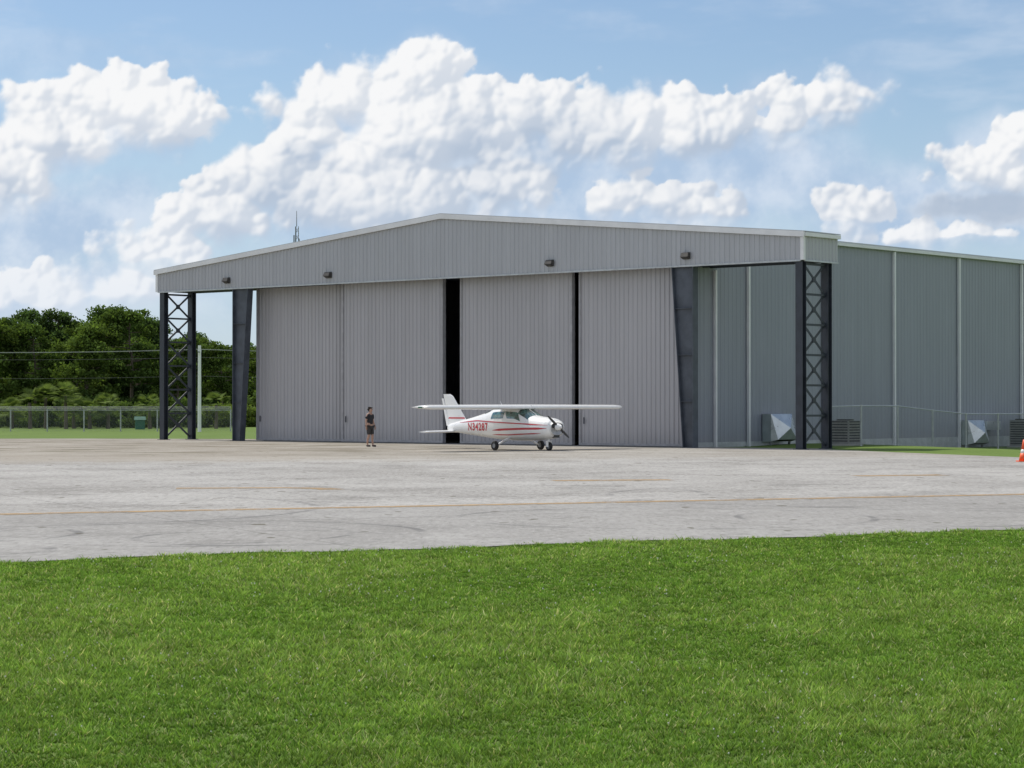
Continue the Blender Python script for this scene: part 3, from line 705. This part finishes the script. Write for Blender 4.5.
# ------------------------------------------------------------------ trees
def quads(centers, size, elong, cols, r, up=0.0):
    n = len(centers)
    nrm = r.normal(size=(n,3)); nrm[:,2] += up; nrm /= np.linalg.norm(nrm,axis=1)[:,None]
    ref = r.normal(size=(n,3)); t1 = np.cross(nrm, ref); t1 /= np.linalg.norm(t1,axis=1)[:,None]; t2 = np.cross(nrm,t1)
    s = (size*(0.6+0.8*r.random(n)))[:,None]
    V = np.stack([centers-t1*s*elong, centers-t2*s, centers+t1*s*elong, centers+t2*s],1).reshape(-1,3)
    return V, np.arange(4*n).reshape(-1,4), np.repeat(cols,4,axis=0)
def crown_mesh(name, clumps, per, size, seed, tint, elong=1.6):
    r = np.random.default_rng(seed); Cs = []; Ks = []
    for (c, rad) in clumps:
        n = int(per*(rad[0]/1.2)**1.6)+10
        d = r.normal(size=(n,3)); d /= np.linalg.norm(d,axis=1)[:,None]
        rr = r.random(n)**0.45 * (1+0.22*r.normal(size=n)*0.5)
        p = np.array(c)+d*rr[:,None]*np.array(rad)
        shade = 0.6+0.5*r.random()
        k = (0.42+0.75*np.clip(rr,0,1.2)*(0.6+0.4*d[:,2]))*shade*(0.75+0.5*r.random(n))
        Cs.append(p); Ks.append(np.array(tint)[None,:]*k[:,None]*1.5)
    C = np.concatenate(Cs); K_ = np.concatenate(Ks)
    V,T,cc = quads(C, size, elong, K_, r, 0.5)
    return raw_mesh(name, V, T, cc, M_leaf, 4)
def tree_parts(seed, Ht, lean, start, spread, nl, tint):
    r = random.Random(seed); mb = MB(); clumps = []
    pts = [(lean*Ht*(t/8)**1.5+r.uniform(-.08,.08), r.uniform(-.1,.1)*t/4, Ht*0.90*t/8) for t in range(9)]
    rad = [0.20*(1-0.85*t/8)+0.02 for t in range(9)]; rad[0] = 0.28
    mb.tube(pts, rad, 8)
    def at(k):
        i = min(int(k*8),7); f = k*8-i; return Vector(pts[i]).lerp(Vector(pts[i+1]), f)
    for i in range(nl):
        k = start+(0.98-start)*(i+r.random()*0.6)/nl; a = r.uniform(0,6.283)
        q_ = (k-start)/(1-start)
        Ll = spread*math.sqrt(max(0.12, 1-(q_*1.25-0.42)**2))*r.uniform(0.55,1.1)
        p0 = at(min(k,0.99)); mid = p0+Vector((math.cos(a)*Ll*.5,math.sin(a)*Ll*.5,Ll*r.uniform(-0.02,.22)))
        p1 = p0+Vector((math.cos(a)*Ll,math.sin(a)*Ll,Ll*r.uniform(0.0,0.45)))
        mb.tube([p0,mid,p1],[0.07,0.05,0.02],5)
        cr = r.uniform(0.6,1.15)
        clumps.append((tuple(p1),(cr*1.25,cr*1.25,cr*0.8)))
        if r.random()<0.7: clumps.append((tuple(mid+Vector((r.uniform(-.4,.4),r.uniform(-.4,.4),0.35))),(cr*.95,cr*.95,cr*.65)))
        for q in range(2):
            if r.random()<0.5:
                p2 = p1+Vector((r.uniform(-.9,.9),r.uniform(-.9,.9),r.uniform(-.3,.7))); clumps.append((tuple(p2),(cr*.55,cr*.55,cr*.4)))
    top = Vector(pts[-1])
    for q in range(5): clumps.append((tuple(top+Vector((r.uniform(-1.1,1.1),r.uniform(-1.1,1.1),r.uniform(-.3,.5)))),(1.0,1.0,0.7)))
    me_t = bpy.data.meshes.new('trunk'); me_t.from_pydata([tuple(v) for v in mb.v],[],mb.f); me_t.materials.append(M_bark); me_t.update()
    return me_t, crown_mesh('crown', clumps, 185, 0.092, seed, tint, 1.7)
TT = [tree_parts(21,12.6,0.02,0.38,2.8,28,(0.082,0.130,0.036)), tree_parts(22,11.8,-0.03,0.34,3.1,30,(0.098,0.148,0.038)),
      tree_parts(23,13.0,0.03,0.42,2.6,26,(0.074,0.118,0.040)), tree_parts(24,10.0,0.0,0.22,3.3,32,(0.110,0.160,0.038))]
def put_tree(px, Z, v, sc, rz):
    mt, mc = TT[v]
    e = empty('pine_tree', (gx(px,Z),Z,-0.35), rz, 'tall pine tree with rounded leafy green crown', 'tree', 'pine trees behind the airfield fence'); e.scale = (sc,sc,sc)
    for nme, me in (('trunk',mt),('crown',mc)):
        q = bpy.data.objects.new(nme, me); COL.objects.link(q); q.parent = e
tl = [(-75,226,0,1.0),(-42,240,1,1.05),(-14,228,3,1.12),(4,246,0,0.97),(36,230,1,0.93),(60,240,2,0.98),(86,226,3,1.06),(112,238,0,1.04),(132,230,1,1.06),
      (156,244,2,0.92),(178,228,1,0.80),(200,240,3,0.95),(222,230,1,0.74),(244,244,0,0.74),(264,234,3,0.85),(20,268,2,1.08),(50,272,0,1.02),(98,270,1,1.16),(146,270,0,1.05),(190,266,2,0.86),(-30,274,1,1.15),(124,262,3,1.15),(76,264,0,0.98),(12,262,3,1.10)]
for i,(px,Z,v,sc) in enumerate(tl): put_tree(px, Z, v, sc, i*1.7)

def shrub_mesh(seed, R, Hh, n, tint):
    r = random.Random(seed); cl = []
    for i in range(n):
        a = r.uniform(0,6.283); d = R*math.sqrt(r.random())*0.85; z = Hh*(0.15+0.7*r.random()*(1-(d/R)**2*0.5)); c = r.uniform(0.5,0.95)
        cl.append(((d*math.cos(a),d*math.sin(a),z),(c,c,c*0.75)))
    return crown_mesh('shrub', cl, 150, 0.095, seed, tint, 1.9)
SH = [shrub_mesh(31,2.8,4.6,40,(0.068,0.108,0.032)), shrub_mesh(32,3.2,3.6,38,(0.10,0.148,0.040)), shrub_mesh(33,2.2,5.6,38,(0.060,0.094,0.034)), shrub_mesh(34,2.6,2.6,30,(0.145,0.195,0.050))]
for (row_z, st, lo, hi) in ((214,24,(1,3),0.80),(222,20,(0,1,3),0.95),(236,22,(0,2),1.15),(258,26,(0,2),1.35)):
    px = -80+row_z%17
    while px < 270:
        Z = row_z+rnd.uniform(-3,3)
        o = bpy.data.objects.new('shrub', SH[rnd.choice(lo)]); COL.objects.link(o)
        o.location = (gx(px,Z),Z,-0.4); s = hi*rnd.uniform(0.7,1.2); o.scale = (s,s,s*rnd.uniform(0.85,1.1)); o.rotation_euler=(0,0,rnd.uniform(0,6.28))
        tag(o,'dense green shrub below the pines','shrub','shrubs under the pine trees')
        px += st*rnd.uniform(0.8,1.2)
def palm(px, Z, hh, seed):
    r = random.Random(seed)
    e = empty('palm_tree', (gx(px,Z),Z,-0.35), seed, 'short cabbage palm with fan leaves at the wood edge', 'palm tree', 'palms at the wood edge')
    MB().tube([(0,0,0),(0.05,0,hh*.5),(0,0.05,hh)],[0.2,0.16,0.15],8).obj('trunk', M_bark, e)
    V=[];T=[];C=[]
    for i in range(34):
        a = r.uniform(0,6.283); el = r.uniform(-0.5,1.3); L0 = r.uniform(0.7,1.0)
        d = Vector((math.cos(a)*math.cos(el),math.sin(a)*math.cos(el),math.sin(el))); base = Vector((0,0,hh))+d*L0
        side = d.cross(Vector((0,0,1))).normalized()
        for j in range(-6,7):
            ang = j*0.2; dd = (d*math.cos(ang)+side*math.sin(ang)); tip = base+dd*0.8+Vector((0,0,-0.18)); w = (side*math.cos(ang)-d*math.sin(ang))*0.04
            b = len(V); m_ = base+dd*0.4
            V += [tuple(base),tuple(m_+w),tuple(tip),tuple(m_-w)]; T.append((b,b+1,b+2,b+3)); s = r.uniform(0.7,1.3); C += [(0.15*s,0.20*s,0.065*s)]*4
    me = raw_mesh('crown', np.array(V), np.array(T), np.array(C), M_leaf, 4)
    q = bpy.data.objects.new('crown', me); COL.objects.link(q); q.parent = e
for i,(px,Z,hh) in enumerate([(30,206,2.4),(66,204,3.0),(74,208,1.8),(150,205,2.0),(12,207,1.6),(216,206,2.2),(108,206,2.0),(46,207,2.8),(90,205,1.6)]): palm(px,Z,hh,i+1)
r2 = np.random.default_rng(5); n = 30000
xw = r2.uniform(-110,40,n); yw = r2.uniform(290,306,n); top = 6.5+2.5*vnoise(xw,yw*0,0.12,9)+2*vnoise(xw,yw*0,0.5,10); zw_ = top*r2.random(n)**0.7
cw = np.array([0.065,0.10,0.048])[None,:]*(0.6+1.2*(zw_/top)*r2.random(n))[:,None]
V,T,cc = quads(np.stack([xw,yw,zw_-0.3],1), 0.36, 1.4, cw, r2)
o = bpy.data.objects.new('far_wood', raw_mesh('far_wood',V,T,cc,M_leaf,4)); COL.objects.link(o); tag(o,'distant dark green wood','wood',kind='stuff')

# ------------------------------------------------------------------ aeroplane
fw = Vector((0.64,-0.768)).normalized()
PZ = 92.0; pxm = 518
A = empty('aeroplane', (gx(pxm,PZ),PZ,0.012), math.atan2(fw.y,fw.x), 'white high wing light aeroplane with red stripes parked on the apron', 'aeroplane')
st = [(2.44,.32,.64,1.14),(2.38,.43,.57,1.24),(2.20,.50,.50,1.30),(1.9,.53,.46,1.34),(1.5,.56,.43,1.37),(1.22,.58,.41,1.40),(.92,.59,.40,1.57),(.50,.61,.39,1.77),(-.1,.61,.39,1.80),(-.9,.58,.42,1.76),(-1.4,.51,.46,1.66),
      (-1.9,.44,.50,1.52),(-2.6,.35,.56,1.37),(-3.3,.25,.62,1.24),(-3.9,.17,.68,1.14),(-4.4,.10,.74,1.05),(-4.62,.04,.79,.99)]
stx = np.array([s[0] for s in st])[::-1]
def fi(x, k):
    a = np.array([s[k] for s in st])[::-1]; return float(np.interp(x, stx, a))
NE = 2.5
def S(x, th, off=0.0):
    hwid = fi(x,1)+off; zb = fi(x,2)-off; zt = fi(x,3)+off
    c = math.cos(th); s = math.sin(th); e = 2/NE
    return (x, hwid*math.copysign(abs(c)**e,c), (zb+zt)/2+(zt-zb)/2*math.copysign(abs(s)**e,s))
xsF = sorted(set(list(np.linspace(2.44,-4.62,60))+[s[0] for s in st]), reverse=True); nth = 36
V = []; Fc = []
for x in xsF:
    for k in range(nth): V.append(S(x, 2*math.pi*k/nth))
for i in range(len(xsF)-1):
    for k in range(nth): k2=(k+1)%nth; Fc.append((i*nth+k,i*nth+k2,(i+1)*nth+k2,(i+1)*nth+k))
Fc.append(tuple(range(nth))); Fc.append(tuple((len(xsF)-1)*nth+k for k in range(nth-1,-1,-1)))
mobj('fuselage', V, Fc, M_pwhite, A, True)
def patch(name, x0, x1, t0, t1, mat, off=0.006, nx_=10, nt_=8, skew=0.0):
    V=[];Fc=[]
    for i in range(nx_+1):
        for j in range(nt_+1):
            tt = t0+(t1-t0)*j/nt_; x = x0+(x1-x0)*i/nx_+skew*(j/nt_)
            V.append(S(x, math.radians(tt), off))
    for i in range(nx_):
        for j in range(nt_): a=i*(nt_+1)+j; Fc.append((a,a+1,a+nt_+2,a+nt_+1))
    return mobj(name,V,Fc,mat,A,True)
patch('windscreen', 1.18, 0.60, 36, 89, M_glass, 0.008, 8, 14)
patch('windscreen', 1.18, 0.60, 91, 144, M_glass, 0.008, 8, 14)
for (b0,b1) in ((12,38),(168,142)):
    patch('side_window', 0.82, 0.0, b0, b1, M_glass, 0.008, 8, 6, skew=-0.20)
    patch('side_window', -0.26, -1.10, b0, b1, M_glass, 0.008, 8, 6, skew=0.06)
patch('rear_window', -1.38, -1.78, 52, 128, M_glass, 0.008, 6, 8)
def side_stripe(pts_, half):
    for sg in (-1,1):
        V=[];Fc=[]; N=40
        for i in range(N+1):
            x = pts_[0][0]+(pts_[-1][0]-pts_[0][0])*i/N
            z = float(np.interp(-x,[-p[0] for p in pts_],[p[1] for p in pts_])); h_ = half*min(1,6*min(i/N,1-i/N)+.15)
            for zz in (z-h_,z,z+h_):
                zb=fi(x,2); zt=fi(x,3); q=min(0.985,abs((zz-(zb+zt)/2)/((zt-zb)/2))); V.append((x,sg*(fi(x,1)*(1-q**NE)**(1/NE)+0.007),zz))
        for i in range(N):
            for j in range(2): a=i*3+j; Fc.append((a,a+1,a+4,a+3))
        mobj('red_stripe',V,Fc,M_pred,A,True)
side_stripe([(2.36,1.03),(1.2,1.07),(-.6,1.13),(-2.2,1.19),(-3.6,1.10)],0.024)
side_stripe([(2.32,.90),(1.0,.88),(-.2,.84),(-1.0,.80)],0.042)
side_stripe([(2.0,.70),(0.9,.66),(0,.62),(-1.1,.62)],0.022)
patch('door_seam', 0.88, 0.865, -45, 11, M_cable, 0.004, 1, 10); patch('door_seam', -0.14, -0.155, -45, 40, M_cable, 0.004, 1, 10)
for y_ in (-0.21,0.21): MB().cyl((2.42,y_,1.0),(2.448,y_,1.0),0.09,0.09,14).obj('air_intake', M_black, A)
MB().box(2.3,2.43,-0.14,0.14,0.53,0.66).obj('air_intake', M_black, A)
mb = MB(); pr = [(2.44,.15),(2.52,.145),(2.60,.12),(2.67,.075),(2.70,.02)]
mb.tube([(x,0,0.96) for x,_ in pr],[q for _,q in pr],18); mb.obj('spinner', M_pwhite, A, True)
mb = MB()
pa = math.radians(-38)
for sg in (1,-1):
    d = Vector((0,math.cos(pa)*sg,math.sin(pa)*sg)); c = Vector((0,-math.sin(pa),math.cos(pa)))
    prev=None
    for (rr,wd,tw) in ((.10,.04,.9),(.3,.05,.7),(.5,.045,.45),(.66,.032,.3),(.72,.012,.25)):
        ctr = Vector((2.52,0,0.96))+d*rr; ch = (c*math.cos(tw)+Vector((1,0,0))*math.sin(tw))*wd; n_ = d.cross(ch).normalized()*0.012
        ring = [ctr-ch,ctr+n_,ctr+ch,ctr-n_]
        b = len(mb.v); mb.v += [tuple(q) for q in ring]
        if prev is not None:
            for q in range(4): q2=(q+1)%4; mb.f.append((prev+q,prev+q2,b+q2,b+q))
        prev = b
mb.obj('propeller', M_prop, A)
def foil_sec(le, te, z, th):
    prof = [(0,0),(0.01,.40),(.06,.80),(.25,1.0),(.55,.85),(.8,.42),(1,.03)]
    out = []
    for (q,h) in prof: out.append((le+(te-le)*q, z+th*h*0.60))
    for (q,h) in prof[::-1][1:-1]: out.append((le+(te-le)*q, z-th*h*0.40))
    return out
def foil(name, secs, mat, parent, axis_='y'):
    V=[];Fc=[];n=None
    for (p, le, te, z, th) in secs:
        sct = foil_sec(le,te,z,th); n=len(sct)
        for (x,zz) in sct: V.append((x,p,zz) if axis_=='y' else (x,(zz-z),p))
    for i in range(len(secs)-1):
        for k in range(n): k2=(k+1)%n; Fc.append((i*n+k,i*n+k2,(i+1)*n+k2,(i+1)*n+k))
    Fc.append(tuple(range(n))); Fc.append(tuple((len(secs)-1)*n+k for k in range(n-1,-1,-1)))
    return mobj(name,V,Fc,mat,parent,False)
HSPAN = 5.22
for sg in (1,-1):
    foil('wing', [(sg*0.02,.90,-.68,1.735,.21),(sg*2.6,.84,-.62,1.735,.20),(sg*4.95,.74,-.46,1.735,.18),(sg*5.14,.68,-.44,1.74,.14),(sg*HSPAN,.50,-.38,1.75,.05)], M_pwhite, A)
    foil('aileron', [(sg*2.8,-.625,-.80,1.73,.03),(sg*4.95,-.47,-.62,1.73,.025)], M_pwhite, A)
    foil('flap', [(sg*0.65,-.69,-.90,1.73,.035),(sg*2.75,-.63,-.82,1.73,.03)], M_pwhite, A)
    MB().cyl((.45,sg*5.17,1.745),(.15,sg*5.24,1.745),0.035,0.03,8).obj('navigation_light', M_pred if sg>0 else M_green, A)
foil('stabilator', [(-1.42,-4.30,-4.86,.70,.06),(-1.32,-4.20,-4.88,.70,.09),(0,-4.08,-4.90,.72,.11),(1.32,-4.20,-4.88,.70,.09),(1.42,-4.30,-4.86,.70,.06)], M_pwhite, A)
foil('tail_fin', [(0.92,-2.95,-4.50,0,.08),(1.15,-3.32,-4.58,0,.08),(2.20,-4.26,-4.92,0,.05),(2.30,-4.46,-4.95,0,.03)], M_pwhite, A, 'z')
foil('fin_stripe', [(1.26,-3.43,-4.62,0,.092),(1.32,-3.48,-4.63,0,.090)], M_pred, A, 'z')
foil('rudder', [(0.95,-4.505,-4.72,0,.03),(2.12,-4.925,-5.06,0,.02)], M_pwhite, A, 'z')
def wheel(x, y, r, w):
    e = empty('wheel', (x,y,r)); e.parent = A
    mb = MB(); n = 20
    pr = [(-w/2,r*.55),(-w/2,r*.85),(-w*.3,r),(w*.3,r),(w/2,r*.85),(w/2,r*.55)]
    for (yy,rr) in pr:
        for k in range(n): a = 2*math.pi*k/n; mb.v.append((rr*math.cos(a),yy,rr*math.sin(a)))
    for i in range(len(pr)-1):
        for k in range(n): k2=(k+1)%n; mb.f.append((i*n+k,i*n+k2,(i+1)*n+k2,(i+1)*n+k))
    mb.obj('tyre', M_rubber, e, True)
    MB().cyl((0,-w*.42,0),(0,w*.42,0),r*.50,None,16).obj('rim', M_galvd, e)
for sg in (1,-1):
    wheel(0, sg*1.22, 0.19, 0.15)
    MB().tube([(0.0,sg*0.40,.50),(0,sg*0.75,.38),(0,sg*1.12,.20)],[.055,.045,.035],8).obj('landing_gear_strut', M_pwhite, A, True)
wheel(1.95, 0, 0.17, 0.13)
MB().tube([(1.85,0,.60),(1.93,0,.38)],[.045,.04],8).box(1.86,2.0,-.10,-.08,.15,.40).box(1.86,2.0,.08,.10,.15,.40).box(1.86,2.0,-.08,.08,.37,.40).obj('nose_gear_fork', M_pwhite, A)
MB().cyl((-1.0,0,1.80),(-1.15,0,2.0),0.012,0.006,5).obj('radio_antenna', M_pwhite, A)
def reg_text(side):
    cu = bpy.data.curves.new('reg','FONT'); cu.body = 'N34287'; cu.size = 0.44; cu.align_x='CENTER'; cu.align_y='CENTER'; cu.offset = 0.010; cu.space_character = 1.15
    t = bpy.data.objects.new('reg', cu); COL.objects.link(t); bpy.context.view_layer.update()
    dg = bpy.context.evaluated_depsgraph_get(); me = bpy.data.meshes.new_from_object(t.evaluated_get(dg)); bpy.data.objects.remove(t)
    bm = bmesh.new(); bm.from_mesh(me); bmesh.ops.triangulate(bm, faces=bm.faces[:])
    for v in bm.verts:
        x = -2.12 + (v.co.x if side<0 else -v.co.x)*0.98; z = 0.92 + v.co.y
        zb=fi(x,2); zt=fi(x,3); q = min(0.98,abs((z-(zb+zt)/2)/((zt-zb)/2))); y = fi(x,1)*(1-q**NE)**(1/NE)+0.014
        v.co = Vector((x, side*y, z))
    bm.to_mesh(me); bm.free(); me.name='registration'; me.materials.clear(); me.materials.append(M_pred)
    o = bpy.data.objects.new('registration', me); COL.objects.link(o); o.parent = A
    o["label"] = 'red registration lettering N34287'
reg_text(-1); reg_text(1)

# ------------------------------------------------------------------ person
PXX, PYY = gx(370,99), 99.0
PE = empty('person', (PXX,PYY,0.012), math.radians(-35), 'person strolling upright in a dark t-shirt and dark shorts', 'person')
def skin(name, pts, edges, mat, root=0, lvl=2, parent=PE):
    me = bpy.data.meshes.new(name); me.from_pydata([p[0] for p in pts], edges, []); me.materials.append(mat)
    o = bpy.data.objects.new(name, me); COL.objects.link(o); o.parent = parent
    md = o.modifiers.new('Skin','SKIN'); md.use_smooth_shade = True
    sv = me.skin_vertices[0].data
    for i,p in enumerate(pts):
        r_ = p[1]; sv[i].radius = r_ if isinstance(r_, tuple) else (r_, r_)
    sv[root].use_root = True
    s = o.modifiers.new('Sub','SUBSURF'); s.levels = lvl; s.render_levels = lvl
    return o
pts = [((0,0,.93),(.12,.15)),((0,0,1.10),(.10,.135)),((0.01,0,1.28),(.12,.165)),((0,0,1.43),(.08,.10)),((.01,0,1.50),.055),((.03,0,1.565),.07),((.035,0,1.64),(.095,.08)),((.03,0,1.70),(.075,.065)),
       ((.125,0,1.625),.014)]
edges = [(0,1),(1,2),(2,3),(3,4),(4,5),(5,6),(6,7),(6,8)]
def add(p, r, par): pts.append((p,r)); edges.append((par,len(pts)-1)); return len(pts)-1
arms = {}
for sg, sw in ((1,0.04),(-1,-0.04)):
    sh = add((0,sg*.17,1.41),.062,3); el = add((-0.03+sw*.4,sg*.225,1.14),.042,sh); wr = add((.03+sw*1.4,sg*.235,.90),.028,el)
    pm = add((.035+sw*1.6,sg*.235,.85),(.022,.038),wr)
    arms[sg] = (sh,el)
    px_,py_,pz_ = pts[pm][0]
    for j,(ox,ln) in enumerate(((-.03,.065),(-.01,.078),(.012,.074),(.032,.058))):
        k1 = add((px_+ox,py_-sg*.004,pz_-.045),.009,pm); k2 = add((px_+ox+.008,py_-sg*.012,pz_-.045-ln*.5),.008,k1); add((px_+ox+.018,py_-sg*.02,pz_-.045-ln*.9),.007,k2)
    t1 = add((px_+.045,py_-sg*.01,pz_-.005),.010,pm); add((px_+.06,py_-sg*.02,pz_-.04),.008,t1)
for sg, kx, ax, az_, tx, tz in ((1,.06,.08,.08,.22,.045),(-1,.02,-.07,.085,.06,.045)):
    hp = add((0.0,sg*.09,.86),(.09,.10),0); kn = add((kx,sg*.10,.49),.058,hp); cf = add(((kx*.5+ax*.5)-.02,sg*.10,.34),.055,kn); an = add((ax,sg*.10,az_),.036,cf); add((tx,sg*.11,tz),.036,an)
skin('body', pts, edges, M_skin)
sp = [((0,0,.95),(.135,.165)),((0,0,1.10),(.12,.155)),((0.01,0,1.28),(.135,.18)),((0,0,1.42),(.09,.115))]; se=[(0,1),(1,2),(2,3)]
for sg in (1,-1):
    a = Vector(pts[arms[sg][0]][0]); b = Vector(pts[arms[sg][1]][0]); sp.append((tuple(a),.078)); se.append((3,len(sp)-1)); sp.append((tuple(a.lerp(b,.75)),.068)); se.append((len(sp)-2,len(sp)-1))
skin('shirt', sp, se, M_shirt)
hp_ = [((0,0,.94),(.13,.16))]; he=[]
for sg,kx in ((1,.06),(-1,.02)):
    hp_.append(((0,sg*.09,.85),(.11,.115))); he.append((0,len(hp_)-1)); hp_.append(((kx*.85,sg*.10,.50),.088)); he.append((len(hp_)-2,len(hp_)-1))
skin('shorts', hp_, he, M_shorts)
skin('hair', [((.005,0,1.66),(.085,.082)),((.015,0,1.715),(.082,.072)),((-.03,0,1.62),(.06,.07))], [(0,1),(0,2)], M_hair)
for (x,y,z) in ((.12,.105,.045),(-.03,-.105,.045)):
    skin('shoe', [((x-.09,y,z+.005),(.045,.045)),((x+.06,y,z),(.042,.045)),((x+.14,y,z-.01),(.03,.038))], [(0,1),(1,2)], M_black)
for sg in (-1,1): MB().cyl((.118,sg*.032,1.645),(.126,sg*.032,1.645),.010,None,8).obj('eye', M_black, PE)
MB().box(.108,.116,-.024,.024,1.578,1.586).obj('mouth', M_pred, PE)
print('done')
